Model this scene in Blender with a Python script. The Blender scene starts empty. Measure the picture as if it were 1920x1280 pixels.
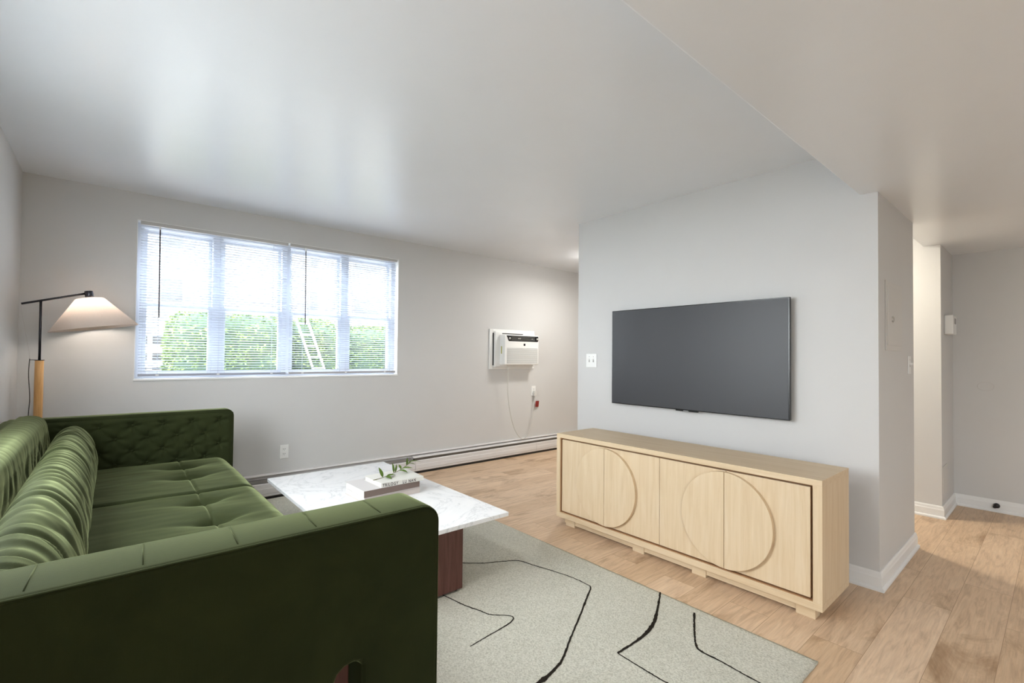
import bpy, bmesh, math, random
from mathutils import Vector, Matrix, noise

random.seed(7)
PI = math.pi
SC = bpy.context.scene
COL = SC.collection

# ------------------------------------------------------------------ camera
CAM_H = 1.2447
cam_d = bpy.data.cameras.new('camera')
cam = bpy.data.objects.new('camera', cam_d); COL.objects.link(cam)
yaw, pitch, roll = math.radians(49.5904), math.radians(1.0701), math.radians(0.5682)
Fv = Vector((math.cos(yaw)*math.cos(pitch), math.sin(yaw)*math.cos(pitch), math.sin(pitch)))
Rv = Vector((math.sin(yaw), -math.cos(yaw), 0)); Uv = Rv.cross(Fv)
R2 = Rv*math.cos(roll) + Uv*math.sin(roll); U2 = -Rv*math.sin(roll) + Uv*math.cos(roll)
M = Matrix((R2, U2, -Fv)).transposed().to_4x4(); M.translation = Vector((0, 0, CAM_H))
cam.matrix_world = M
cam_d.sensor_width = 36.0; cam_d.lens = 882.13/1920*36.0
cam_d.shift_y = (651.52-640)/1920
cam_d.clip_start = 0.05
SC.camera = cam

# ------------------------------------------------------------------ world, exposure
w = bpy.data.worlds.new('sky'); SC.world = w; w.use_nodes = True
bg = w.node_tree.nodes['Background']
bg.inputs[0].default_value = (0.93, 0.95, 1.0, 1); bg.inputs[1].default_value = 10.0
SC.view_settings.view_transform = 'Standard'; SC.view_settings.look = 'None'
SC.view_settings.gamma = 1; SC.view_settings.use_curve_mapping = False
SC.view_settings.exposure = 1.18

def area(name, loc, size, power, col, rot=(0, 0, 0), shape='DISK', sy=None):
    d = bpy.data.lights.new(name, 'AREA'); d.shape = shape; d.size = size
    if sy: d.size_y = sy
    d.energy = power; d.color = col
    o = bpy.data.objects.new(name, d); COL.objects.link(o); o.location = loc; o.rotation_euler = rot
    return o
# ceiling lights: rear and living ones added as unseen fill; fixtures built below
area('rear_fill_light', (3.6, -1.9, 2.07), 0.30, 4.5, (0.90, 0.96, 1.0))
sd = bpy.data.lights.new('sun', 'SUN'); sd.energy = 6; sd.angle = math.radians(1); sd.color = (1, .96, .90)
so = bpy.data.objects.new('sun', sd); COL.objects.link(so)
so.rotation_euler = Vector((-.75, .35, -1.05)).to_track_quat('-Z', 'Y').to_euler()   # high, over the roof, onto the yard
def portal(loc, sx, sy, rot):
    o = area('window_portal', loc, sx, 1, (1, 1, 1), rot, 'RECTANGLE', sy); o.data.cycles.is_portal = True
portal((1.2, 4.76, 1.64), 2.2, 1.25, (-math.pi/2, 0, 0))
portal((-.60, -2.25, 1.08), 2.1, 1.0, (0, -math.pi/2, 0))
portal((-.60, 2.25, 1.535), 1.17, 1.4, (0, -math.pi/2, 0))
area('living_fill_light', (.10, 1.20, 2.33), 0.34, 8, (0.97, 0.98, 1.0))  # added fill for the window, left and TV walls, unseen source
area('passage_lamp_light', (4.47, 1.36, 2.33), 0.16, 10, (1.0, 0.91, 0.74))
area('kitchen_lamp_light', (4.35, 3.55, 2.30), 0.26, 8, (1.0, 0.97, 0.92))

# ------------------------------------------------------------------ materials
def srgb(r, g, b):
    f = lambda c: (c/255/12.92 if c/255 <= .04045 else ((c/255+.055)/1.055)**2.4)
    return (f(r), f(g), f(b), 1)

class Mat:
    def __init__(s, name, col, rough=.6, spec=.5, metal=0, **kw):
        s.m = bpy.data.materials.new(name); s.m.use_nodes = True
        s.n = s.m.node_tree.nodes; s.l = s.m.node_tree.links
        s.b = s.n['Principled BSDF']
        s.b.inputs['Base Color'].default_value = col if len(col) == 4 else (*col, 1)
        s.b.inputs['Roughness'].default_value = rough
        s.b.inputs['Specular IOR Level'].default_value = spec
        s.b.inputs['Metallic'].default_value = metal
        for k, v in kw.items(): s.b.inputs[k.replace('_', ' ')].default_value = v
    def node(s, t, **kw):
        n = s.n.new(t)
        for k, v in kw.items():
            if hasattr(n, k): setattr(n, k, v)
            else: n.inputs[k].default_value = v
        return n
    def coord(s, scale=(1, 1, 1), out='Object'):
        tc = s.n.new('ShaderNodeTexCoord'); mp = s.n.new('ShaderNodeMapping')
        mp.inputs['Scale'].default_value = scale
        s.l.new(tc.outputs[out], mp.inputs['Vector']); return mp.outputs['Vector']
    def noise(s, vec, scale, detail=4, rough=.5, dist=0):
        n = s.node('ShaderNodeTexNoise'); n.inputs['Scale'].default_value = scale
        n.inputs['Detail'].default_value = detail; n.inputs['Roughness'].default_value = rough
        n.inputs['Distortion'].default_value = dist
        s.l.new(vec, n.inputs['Vector']); return n.outputs['Fac']
    def ramp(s, fac, stops):
        r = s.n.new('ShaderNodeValToRGB'); e = r.color_ramp.elements
        while len(e) < len(stops): e.new(.5)
        for i, (p, c) in enumerate(stops): e[i].position = p; e[i].color = c
        s.l.new(fac, r.inputs['Fac']); return r.outputs['Color']
    def mix(s, a, b, fac=.5, mode='MIX'):
        m = s.n.new('ShaderNodeMix'); m.data_type = 'RGBA'; m.blend_type = mode
        for sock, v in ((m.inputs[0], fac), (m.inputs[6], a), (m.inputs[7], b)):
            if hasattr(v, 'is_linked') or hasattr(v, 'links'): s.l.new(v, sock)
            else: sock.default_value = v
        return m.outputs[2]
    def color(s, sock): s.l.new(sock, s.b.inputs['Base Color']); return s
    def bump(s, h, strength=.2, dist=.01):
        b = s.n.new('ShaderNodeBump'); b.inputs['Strength'].default_value = strength
        b.inputs['Distance'].default_value = dist
        s.l.new(h, b.inputs['Height']); s.l.new(b.outputs['Normal'], s.b.inputs['Normal']); return s

def paint(name, col, rough, bump=.08):
    m = Mat(name, col, rough)
    v = m.coord()
    n = m.noise(v, 3.0, 3)
    m.color(m.mix(col, tuple(c*.955 for c in col[:3])+(1,), n))
    m.bump(m.noise(v, 55, 3), bump, .003)
    return m.m
WALL = paint('wall_paint', (.61, .605, .595, 1), .55)
CEIL = paint('ceiling_paint', (.81, .835, .87, 1), .28, .05)
WHITE = Mat('white_gloss_paint', (.80, .80, .79, 1), .35).m
VINYL = Mat('white_vinyl', (.64, .68, .76, 1), .3).m
PLASTIC = Mat('white_plastic', (.80, .80, .78, 1), .35).m
OLDPLASTIC = Mat('beige_plastic', (.62, .61, .58, 1), .4).m
DARK = Mat('dark_void', (.012, .011, .010, 1), .6).m
BLACK = Mat('black_plastic', (.012, .012, .013, 1), .25).m
GREYMETAL = Mat('grey_metal', (.30, .29, .28, 1), .45, metal=.4).m
HEATER = Mat('heater_enamel', (.70, .68, .67, 1), .35).m
FIN = Mat('heater_fins', (.10, .085, .07, 1), .6).m

def make_floor():
    m = Mat('oak_planks', (.5, .4, .3, 1), .42, .4)
    v = m.coord()
    br = m.node('ShaderNodeTexBrick'); br.offset = .37; br.offset_frequency = 2
    for k, x in (('Scale', 1), ('Mortar Size', .0011), ('Mortar Smooth', .3), ('Bias', 0), ('Brick Width', 1.22), ('Row Height', .187)):
        br.inputs[k].default_value = x
    br.inputs['Color1'].default_value = (0, 0, 0, 1); br.inputs['Color2'].default_value = (1, 1, 1, 1); br.inputs['Mortar'].default_value = (.5, .5, .5, 1)
    m.l.new(v, br.inputs['Vector'])
    plank = m.ramp(br.outputs['Color'], [(0, srgb(216, 192, 164)), (.5, srgb(226, 204, 178)), (1, srgb(234, 214, 190))])
    # grain, shifted from plank to plank
    tc = m.n.new('ShaderNodeTexCoord'); mp = m.n.new('ShaderNodeMapping'); mp.inputs['Scale'].default_value = (1.1, 9, 1)
    add = m.n.new('ShaderNodeVectorMath'); add.operation = 'MULTIPLY_ADD'
    add.inputs[1].default_value = (7, 5, 3)
    m.l.new(br.outputs['Color'], add.inputs[0]); m.l.new(tc.outputs['Object'], add.inputs[2])
    m.l.new(add.outputs[0], mp.inputs['Vector'])
    g = m.noise(mp.outputs['Vector'], 3.2, 7, .62, 1.4)
    gr = m.ramp(g, [(.30, srgb(176, 142, 108)), (.5, srgb(230, 208, 184)), (.72, srgb(250, 238, 222))])
    c = m.mix(plank, gr, .55, 'MULTIPLY')
    mp2 = m.n.new('ShaderNodeMapping'); mp2.inputs['Scale'].default_value = (1.0, 2.3, 1); m.l.new(add.outputs[0], mp2.inputs['Vector'])
    k = m.noise(mp2.outputs['Vector'], 1.7, 6, .62, .8)
    kn = m.ramp(k, [(.56, (0, 0, 0, 1)), (.74, (1, 1, 1, 1))])
    c = m.mix(c, srgb(150, 116, 82), kn)
    mp3 = m.n.new('ShaderNodeMapping'); mp3.inputs['Scale'].default_value = (2, 40, 1); m.l.new(add.outputs[0], mp3.inputs['Vector'])
    f = m.noise(mp3.outputs['Vector'], 4, 4)
    c = m.mix(c, m.ramp(f, [(.3, (.80, .80, .80, 1)), (.6, (1, 1, 1, 1))]), .6, 'MULTIPLY')
    c = m.mix(c, srgb(158, 128, 100), br.outputs['Fac'])
    m.color(c); m.bump(f, .08, .002)
    return m.m
FLOOR = make_floor()

def wood(name, c0, c1, c2, axis='z', rough=.5, scale=5):
    m = Mat(name, c1, rough, .35)
    sc = {'z': (6, 6, .45), 'y': (6, .45, 6), 'x': (.45, 6, 6)}[axis]
    v = m.coord(sc)
    a = m.noise(v, scale, 6, .6, .8)
    fine = {'z': (60, 60, 1.2), 'y': (60, 1.2, 60), 'x': (1.2, 60, 60)}[axis]
    b = m.noise(m.coord(fine), 4, 3)
    c = m.ramp(a, [(.3, c0), (.5, c1), (.7, c2)])
    c = m.mix(c, m.ramp(b, [(.3, (.91, .90, .88, 1)), (.65, (1, 1, 1, 1))]), .6, 'MULTIPLY')
    m.color(c); m.bump(b, .06, .001); return m.m
OAKV = wood('pale_oak_upright', srgb(205, 181, 148), srgb(212, 190, 158), srgb(217, 197, 168), 'z')
OAKH = wood('pale_oak_length', srgb(205, 181, 148), srgb(212, 190, 158), srgb(217, 197, 168), 'y')
OAKGAP = Mat('oak_reveal', srgb(168, 126, 88), .7).m
WALNUT = wood('red_walnut', srgb(72, 42, 36), srgb(92, 58, 50), srgb(108, 72, 64), 'z', .45)
LAMPWOOD = wood('lamp_ash_wood', srgb(200, 148, 88), srgb(222, 172, 112), srgb(232, 190, 136), 'z', .4)

def velvet(name):
    m = Mat(name, (.05, .06, .02, 1), .85, .15)
    m.b.inputs['Sheen Weight'].default_value = 1.0
    m.b.inputs['Sheen Roughness'].default_value = .34
    m.b.inputs['Sheen Tint'].default_value = (.31, .35, .17, 1)
    v = m.coord()
    n = m.noise(v, 4.5, 6, .6, .6)
    m.color(m.ramp(n, [(.3, (.014, .019, .005, 1)), (.7, (.023, .029, .008, 1))]))
    w1 = m.node('ShaderNodeTexWave'); w1.bands_direction = 'X'; w1.inputs['Scale'].default_value = 130; w1.inputs['Distortion'].default_value = 1.5
    w2 = m.node('ShaderNodeTexWave'); w2.bands_direction = 'Z'; w2.inputs['Scale'].default_value = 130; w2.inputs['Distortion'].default_value = 1.5
    for q in (w1, w2): m.l.new(v, q.inputs['Vector'])
    h = m.mix(w1.outputs['Color'], w2.outputs['Color'], .5)
    m.bump(h, .15, .001); return m.m
VELVET = velvet('green_velvet')
THREAD = VELVET

def marble():
    m = Mat('white_marble', (.85, .85, .85, 1), .12, .5)
    v = m.coord()
    n1 = m.noise(v, 2.2, 9, .62, 1.8)
    c = m.ramp(n1, [(.40, (.86, .86, .86, 1)), (.485, (.83, .835, .84, 1)), (.50, (.66, .67, .68, 1)), (.515, (.83, .835, .84, 1)), (.62, (.87, .87, .87, 1))])
    m.color(c); return m.m
MARBLE = marble()

def rugmat():
    m = Mat('cream_pile', (.6, .58, .5, 1), .95, .1)
    v = m.coord(); a = m.noise(v, 130, 4, .7); b = m.noise(v, 3, 3)
    c = m.ramp(a, [(.3, srgb(182, 180, 164)), (.6, srgb(224, 222, 209))])
    c = m.mix(c, m.ramp(b, [(.3, (.93, .93, .92, 1)), (.7, (1, 1, 1, 1))]), .7, 'MULTIPLY')
    m.color(c); m.bump(a, .9, .008); return m.m
RUG = rugmat()
RUGLINE = Mat('black_pile', (.02, .016, .012, 1), .95, .1).m

# ------------------------------------------------------------------ mesh helpers
def link(name, me, mat, parent=None, smooth=False):
    o = bpy.data.objects.new(name, me); COL.objects.link(o)
    for mm in (mat if isinstance(mat, (list, tuple)) else [mat]): me.materials.append(mm)
    if smooth:
        for p in me.polygons: p.use_smooth = True
    if parent: o.parent = parent
    return o
def tag(o, label=None, cat=None, group=None, kind=None):
    if label: o['label'] = label
    if cat: o['category'] = cat
    if group: o['group'] = group
    if kind: o['kind'] = kind
    return o
def thing(name, loc, label, cat, group=None):
    o = bpy.data.objects.new(name, None); COL.objects.link(o); o.location = loc; o.empty_display_size = .05
    return tag(o, label, cat, group)
def fin(bm, name, mat, parent=None, smooth=False, bevel=0, seg=2, auto=True):
    bmesh.ops.recalc_face_normals(bm, faces=bm.faces)
    me = bpy.data.meshes.new(name); bm.to_mesh(me); bm.free()
    o = link(name, me, mat, parent, smooth)
    if parent:   # meshes are written in world coordinates; parents never rotate
        o.matrix_parent_inverse = Matrix.Translation(root_loc(parent)).inverted()
    if bevel:
        b = o.modifiers.new('soft_edges', 'BEVEL'); b.width = bevel; b.segments = seg; b.limit_method = 'ANGLE'; b.angle_limit = math.radians(40)
        b.harden_normals = False
    return o
def root_loc(o):     # only Empties sit away from the origin
    return Vector(o.location) if o.type == 'EMPTY' else Vector((0, 0, 0))
def box(bm, x0, x1, y0, y1, z0, z1, mi=0):
    vs = [bm.verts.new(p) for p in ((x0,y0,z0),(x1,y0,z0),(x1,y1,z0),(x0,y1,z0),(x0,y0,z1),(x1,y0,z1),(x1,y1,z1),(x0,y1,z1))]
    for f in ((0,3,2,1),(4,5,6,7),(0,1,5,4),(1,2,6,5),(2,3,7,6),(3,0,4,7)):
        q = bm.faces.new([vs[i] for i in f]); q.material_index = mi
    return vs
def B(name, mat, parent, *boxes, bevel=0, seg=2):
    bm = bmesh.new()
    for b in boxes: box(bm, *b)
    return fin(bm, name, mat, parent, bevel=bevel, seg=seg)
def frame(x0, x1, y0, y1, z0, z1, tl, tr, tb, tt):
    """four boxes of an upright frame in the x-z plane that do not overlap"""
    return [(x0, x0+tl, y0, y1, z0, z1), (x1-tr, x1, y0, y1, z0, z1), (x0+tl, x1-tr, y0, y1, z0, z0+tb), (x0+tl, x1-tr, y0, y1, z1-tt, z1)]
def frame_x(x0, x1, y0, y1, z0, z1, t):
    return [(x0, x1, y0, y0+t, z0, z1), (x0, x1, y1-t, y1, z0, z1), (x0, x1, y0+t, y1-t, z0, z0+t), (x0, x1, y0+t, y1-t, z1-t, z1)]
def prism(bm, pts, axis, a, b, mi=0):
    """closed 2-D outline extruded along an axis: x -> pts are (y,z), y -> (x,z), z -> (x,y)"""
    mk = {'x': lambda p, t: (t, p[0], p[1]), 'y': lambda p, t: (p[0], t, p[1]), 'z': lambda p, t: (p[0], p[1], t)}[axis]
    A = [bm.verts.new(mk(p, a)) for p in pts]; C = [bm.verts.new(mk(p, b)) for p in pts]
    n = len(pts)
    for i in range(n): bm.faces.new((A[i], A[(i+1) % n], C[(i+1) % n], C[i])).material_index = mi
    bm.faces.new(A).material_index = mi; bm.faces.new(C[::-1]).material_index = mi
def tube(bm, pts, r, n=8, mi=0, cap=True):
    pts = [Vector(p) for p in pts]; rings = []
    rr = r if isinstance(r, (list, tuple)) else [r]*len(pts)
    prev = None
    for i, p in enumerate(pts):
        t = (pts[min(i+1, len(pts)-1)] - pts[max(i-1, 0)]).normalized()
        a = prev - t*prev.dot(t) if prev else t.orthogonal()
        a.normalize(); prev = a; b = t.cross(a)
        rings.append([bm.verts.new(p + (a*math.cos(k*2*PI/n) + b*math.sin(k*2*PI/n))*rr[i]) for k in range(n)])
    for i in range(len(rings)-1):
        for k in range(n): 
            f = bm.faces.new((rings[i][k], rings[i][(k+1) % n], rings[i+1][(k+1) % n], rings[i+1][k])); f.material_index = mi; f.smooth = True
    if cap: bm.faces.new(rings[0][::-1]).material_index = mi; bm.faces.new(rings[-1]).material_index = mi
def lathe(bm, c, prof, n=32, mat=None, mi=0, close=False):
    """prof: list of (r,z) round the vertical through c; mat: extra Matrix"""
    rings = []
    for r, z in prof:
        ring = []
        for k in range(n):
            p = Vector((r*math.cos(2*PI*k/n), r*math.sin(2*PI*k/n), z))
            if mat: p = mat @ p
            ring.append(bm.verts.new(Vector(c)+p))
        rings.append(ring)
    for i in range(len(rings)-1):
        for k in range(n):
            f = bm.faces.new((rings[i][k], rings[i][(k+1) % n], rings[i+1][(k+1) % n], rings[i+1][k])); f.smooth = True; f.material_index = mi
    if close: bm.faces.new(rings[0][::-1]).material_index = mi; bm.faces.new(rings[-1]).material_index = mi
def spline(P, n=10):
    P = [Vector(p) for p in P]; out = []
    Q = [P[0]*2-P[1]] + P + [P[-1]*2-P[-2]]
    for i in range(1, len(Q)-2):
        a, b, c, d = Q[i-1:i+3]
        for k in range(n):
            t = k/n
            out.append(.5*((2*b)+(c-a)*t+(2*a-5*b+4*c-d)*t*t+(3*b-a-3*c+d)*t**3))
    out.append(P[-1]); return out

# ------------------------------------------------------------------ room
YW, XL, XT, YC, YT = 4.502, -.474, 3.189, .658, 2.831      # window wall, left wall, TV wall, its near and far corner
XP, XWH, XF, YWH = 4.105, 5.007, 5.603, .634               # back of the TV block, passage wall, far wall
YR, XE, ZC, ZS, YS = -3.4, 6.4, 2.445, 2.171, .742         # rear wall, kitchen end wall, ceiling, soffit
def S(o): o['kind'] = 'structure'; return o
WX0, WX1, WZ0, WZ1 = .130, 2.270, 1.036, 2.246
S(B('floor', FLOOR, None, (XL-.1, XE+.1, YR-.1, YW+.3, -.12, 0)))
S(B('ceiling', CEIL, None, (XL-.1, XE+.1, YS-.02, YW+.3, ZC, ZC+.15)))
S(B('ceiling_soffit', CEIL, None, (XL-.1, XE+.1, YR-.1, YS, ZS, ZC+.15), bevel=.007, seg=3))
S(B('wall_window', WALL, None, (XL-.1, WX0, YW, YW+.22, 0, ZC), (WX1, XE, YW, YW+.22, 0, ZC), (WX0, WX1, YW, YW+.22, 0, WZ0), (WX0, WX1, YW, YW+.22, WZ1, ZC)))
S(B('wall_left', WALL, None, (XL-.12, XL, YR-.1, -2.75, 0, ZC), (XL-.12, XL, -1.75, 1.55, 0, ZC), (XL-.12, XL, 2.95, YW+.22, 0, ZC), (XL-.12, XL, 1.55, 2.95, 0, .95), (XL-.12, XL, 1.55, 2.95, 2.12, ZC), (XL-.12, XL, -2.75, -1.75, 2.08, ZC)))
# rear wall; left-wall door and window are added, unseen, to let in daylight
S(B('wall_rear', WALL, None, (XL, XE, YR-.15, YR, 0, ZC)))
S(B('wall_television', WALL, None, (XT, XP, YC, YT, 0, ZC)))
S(B('wall_passage', WALL, None, (XWH, XE, YWH, 2.35, 0, ZC)))
S(B('wall_right', WALL, None, (XF, XF+.12, YR, YWH, 0, ZC)))
S(B('wall_kitchen', WALL, None, (XE, XE+.12, 2.35, YW+.22, 0, ZC)))

def baseboard(name, p, q, nrm, h=.098, t=.014, ends=(0, 0)):
    """profiled board from p to q standing out along nrm; ends lengthen it for outer corners"""
    p, q, nrm = Vector(p), Vector(q), Vector(nrm); d = (q-p).normalized()
    prof = [(0, 0), (t+.010, 0), (t+.010, .012), (t+.004, .020), (t, .021), (t, h-.03), (t-.003, h-.022), (t-.005, h-.008), (t-.009, h), (0, h)]
    bm = bmesh.new()
    def ring(base, ext):
        return [bm.verts.new((*(base + nrm*o + d*(o if ext > 0 else (-o if ext < 0 else 0)))[:2], z)) for o, z in prof]
    A = ring(p, -1 if ends[0] == 1 else (1 if ends[0] == -1 else 0)); C = ring(q, 1 if ends[1] == 1 else (-1 if ends[1] == -1 else 0))
    n = len(prof)
    for i in range(n): bm.faces.new((A[i], A[(i+1) % n], C[(i+1) % n], C[i]))
    bm.faces.new(A); bm.faces.new(C[::-1])
    return S(fin(bm, name, WHITE))
baseboard('baseboard_television', (XT, YT, 0), (XT, YC, 0), (-1, 0, 0), ends=(1, 1))
baseboard('baseboard_corner', (XT, YC, 0), (XP, YC, 0), (0, -1, 0), ends=(1, 1))
baseboard('baseboard_block', (XP, YC, 0), (XP, YT, 0), (1, 0, 0), ends=(1, 0))
baseboard('baseboard_passage', (XWH, 2.35, 0), (XWH, YWH, 0), (-1, 0, 0), ends=(0, 1))
baseboard('baseboard_return', (XWH, YWH, 0), (XF, YWH, 0), (0, -1, 0), ends=(1, -1))
baseboard('baseboard_right', (XF, YWH, 0), (XF, YR, 0), (-1, 0, 0), ends=(-1, 0))
baseboard('baseboard_left', (XL, -1.75, 0), (XL, YW-.08, 0), (1, 0, 0))

# window_1: four double-hung units side by side in the recess
def glassmat():
    m = bpy.data.materials.new('window_glass'); m.use_nodes = True
    n = m.node_tree.nodes; l = m.node_tree.links; n.clear()
    o = n.new('ShaderNodeOutputMaterial'); t = n.new('ShaderNodeBsdfTransparent'); g = n.new('ShaderNodeBsdfGlossy'); x = n.new('ShaderNodeMixShader')
    t.inputs[0].default_value = (.96, .98, .97, 1); g.inputs['Roughness'].default_value = .02; x.inputs[0].default_value = .05
    l.new(t.outputs[0], x.inputs[1]); l.new(g.outputs[0], x.inputs[2]); l.new(x.outputs[0], o.inputs[0]); return m
GLASS = glassmat()
win = S(B('window_1', VINYL, None,   # outer frame, mullions between the units
    *frame(WX0, WX1, 4.585, 4.70, WZ0, WZ1, .045, .045, .035, .04),
    *[(WX0+.535*k-.036, WX0+.535*k+.036, 4.585, 4.70, WZ0+.035, WZ1-.04) for k in (1, 2, 3)], bevel=.003))
B('window_reveal', WHITE, win, (WX0-.001, WX0+.004, 4.503, 4.584, WZ0+.013, WZ1-.005), (WX1-.004, WX1+.001, 4.503, 4.584, WZ0+.013, WZ1-.005), (WX0-.001, WX1+.001, 4.503, 4.584, WZ1-.0045, WZ1+.001))
B('window_sill', WHITE, win, (WX0-.004, WX1+.004, 4.494, 4.584, WZ0-.002, WZ0+.012), bevel=.002)
for k in range(4):
    a = WX0 + .535*k + (.045 if k == 0 else .036); b = WX0 + .535*(k+1) - (.045 if k == 3 else .036)
    zm = 1.612
    for nm, y0, y1, z0, z1 in (('lower_sash', 4.592, 4.622, WZ0+.035, zm+.018), ('upper_sash', 4.640, 4.668, zm-.018, WZ1-.04)):
        t = .026
        sash = B(nm, VINYL, win, *frame(a, b, y0, y1, z0, z1, t, t, t+.006, t+.004), bevel=.003)
        B('window_pane', GLASS, sash, (a+t, b-t, (y0+y1)/2-.002, (y0+y1)/2+.002, z0+t, z1-t))
    lk = B('sash_lock', VINYL, win, ((a+b)/2-.03, (a+b)/2+.03, 4.590, 4.612, zm+.018, zm+.030), bevel=.003)
xa, xb = XL-.10, XL-.04
dr = S(B('door_added', VINYL, None, *frame_x(xa, xb, -2.75, -1.75, 0, 2.08, .08)))  # added glazed door, unseen, brings daylight in behind the camera
B('door_added_pane', GLASS, dr, (XL-.072, XL-.068, -2.67, -1.83, .08, 2.0))
w2 = S(B('window_added', VINYL, None, *frame_x(xa, xb, 1.55, 2.95, .95, 2.12, .05), (xa, xb, 2.22, 2.28, 1.0, 2.07)))  # added side window, unseen, lights the room from the left
B('window_pane', GLASS, w2, (XL-.072, XL-.068, 1.60, 2.22, 1.0, 2.07))
B('window_pane', GLASS, w2, (XL-.072, XL-.068, 2.28, 2.90, 1.0, 2.07))

# ------------------------------------------------------------------ blinds
SLAT = Mat('white_slat', (.56, .60, .68, 1), .4)
SLAT.b.inputs['Transmission Weight'].default_value = 0
SLAT = SLAT.m
HEADRAIL = Mat('headrail_enamel', (.52, .51, .49, 1), .4).m
WAND = Mat('smoked_wand', (.05, .035, .05, 1), .2).m
def blind(x0, x1, wx, label, railmat):
    t = thing('venetian_blind', ((x0+x1)/2, 4.53, WZ1), label, 'blind', 'venetian blinds in the window')
    B('head_rail', HEADRAIL, t, (x0, x1, 4.506, 4.534, 2.216, 2.243), bevel=.002)
    bm = bmesh.new(); z = 2.198; ang = math.radians(-15)
    while z > 1.094:
        pr = []
        for k in range(5):
            s = (k/4-.5)*.0245; up = .0016*(1-(2*k/4-1)**2)
            pr.append((4.521 + s*math.cos(ang) - up*math.sin(ang), z + s*math.sin(ang) + up))
        prof = pr + [(y, zz-.0005) for y, zz in pr[::-1]]
        prism(bm, prof, 'x', x0+.004, x1-.004); z -= .0206
    fin(bm, 'slats', SLAT, t)
    B('bottom_rail', railmat, t, (x0+.003, x1-.003, 4.507, 4.533, 1.066, 1.085), bevel=.003)
    n = 3
    bm = bmesh.new()
    for k in range(n):
        xx = x0 + .12 + (x1-x0-.24)*k/(n-1)
        for yy in (4.5085, 4.5335): tube(bm, [(xx, yy, 1.07), (xx, yy, 2.22)], .0009, 5)
    fin(bm, 'ladder_cord', SLAT, t)
    bm = bmesh.new(); tube(bm, [(wx, 4.500, 2.190), (wx+.004, 4.497, 1.516)], .0042, 8); fin(bm, 'tilt_wand', WAND, t)
    B('wand_hook', PLASTIC, t, (wx-.005, wx+.005, 4.497, 4.509, 2.188, 2.218))
    for k in range(n):
        xx = x0 + .12 + (x1-x0-.24)*k/(n-1)
        B('rail_plug', PLASTIC, t, (xx-.010, xx+.010, 4.5065, 4.5095, 1.070, 1.081))
    return t
RAILGREY = Mat('blue_grey_rail', (.36, .38, .45, 1), .4).m
RAILW = Mat('warm_white_rail', (.42, .41, .43, 1), .4).m
blind(.150, 1.192, .268, 'white venetian blind over the left half of the window, longer dark wand', RAILGREY)
blind(1.210, 2.252, 1.340, 'white venetian blind over the right half of the window beside the centre post', RAILW)

# ------------------------------------------------------------------ baseboard heater along the window wall
ht = thing('baseboard_heater', (2.5, YW-.035, 0), 'long white hydronic baseboard heater on the floor under the window', 'heater')
HX0, HX1 = XL+.01, 5.30
B('back_plate', HEATER, ht, (HX0, HX1, YW-.004, YW-.0005, .02, .207))
bm = bmesh.new(); prism(bm, [(YW-.001, .200), (YW-.001, .208), (YW-.030, .204), (YW-.034, .198), (YW-.034, .194), (YW-.028, .199)], 'x', HX0, HX1); fin(bm, 'top_lip', HEATER, ht)
bm = bmesh.new(); prism(bm, [(YW-.030, .182), (YW-.050, .174), (YW-.056, .163), (YW-.053, .161), (YW-.046, .170), (YW-.030, .177)], 'x', 2.44, HX1); fin(bm, 'damper_flap', HEATER, ht)
for a, b in ((HX0, 2.455), (2.458, 4.205), (4.208, HX1)):
    bm = bmesh.new(); prism(bm, [(YW-.064, .138), (YW-.070, .132), (YW-.070, .098), (YW-.073, .092), (YW-.073, .052), (YW-.069, .046), (YW-.069, .030), (YW-.060, .022), (YW-.055, .022), (YW-.060, .034), (YW-.060, .138)], 'x', a, b); fin(bm, 'front_panel', HEATER, ht)
B('heating_fins', FIN, ht, (HX0+.02, 2.40, YW-.052, YW-.012, .045, .105), (2.46, HX1-.02, YW-.054, YW-.010, .05, .158))
B('left_cover', GREYMETAL, ht, (HX0, 2.42, YW-.050, YW-.006, .110, .165))
B('floor_gap_shade', DARK, ht, (HX0, HX1, YW-.060, YW-.008, 0.0, .020))  # near-black strip, stands in for the shade under the heater

# ------------------------------------------------------------------ wall air conditioner
def grill(): 
    m = Mat('grill_plastic', (.66, .66, .64, 1), .4); v = m.coord()
    wv = m.node('ShaderNodeTexWave'); wv.bands_direction = 'X'; wv.inputs['Scale'].default_value = 30; m.l.new(v, wv.inputs['Vector'])
    m.color(m.mix((.40, .40, .39, 1), (.46, .46, .45, 1), wv.outputs['Fac'])); return m.m
GRILL = grill()
ac = thing('air_conditioner', (3.86, YW-.07, 1.09), 'white through-wall air conditioner on the window wall, cord hanging below', 'air conditioner')
ax0, ax1, az0, az1 = 3.466, 4.200, 1.088, 1.575
B('wall_sleeve', PLASTIC, ac, *frame(ax0, ax1, YW-.018, YW, az0, az1, .045, .045, .045, .045), bevel=.004)
B('shadow_gap', DARK, ac, (ax0+.046, ax1-.046, YW-.016, YW-.002, az0+.046, az1-.046))
B('inner_surround', PLASTIC, ac, (ax0+.058, ax1-.03, YW-.055, YW-.0185, az0+.028, az1-.030), bevel=.006)
B('top_slot', DARK, ac, (ax0+.16, ax0+.50, YW-.0565, YW-.05, az1-.058, az1-.047))
bx0, bx1, bz0, bz1, byf = 3.590, 4.150, 1.142, 1.508, YW-.155
B('housing', PLASTIC, ac, (bx0, bx1, byf+.03, YW-.03, bz0, bz1), bevel=.006)
bm = bmesh.new()
prism(bm, [(bx0, bz0), (bx1, bz0), (bx1, bz1), (bx0, bz1)], 'y', byf, byf+.032)
face = fin(bm, 'front_face', PLASTIC, ac, bevel=.012, seg=3)
bm = bmesh.new()   # black control strip with slanted left end
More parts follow.
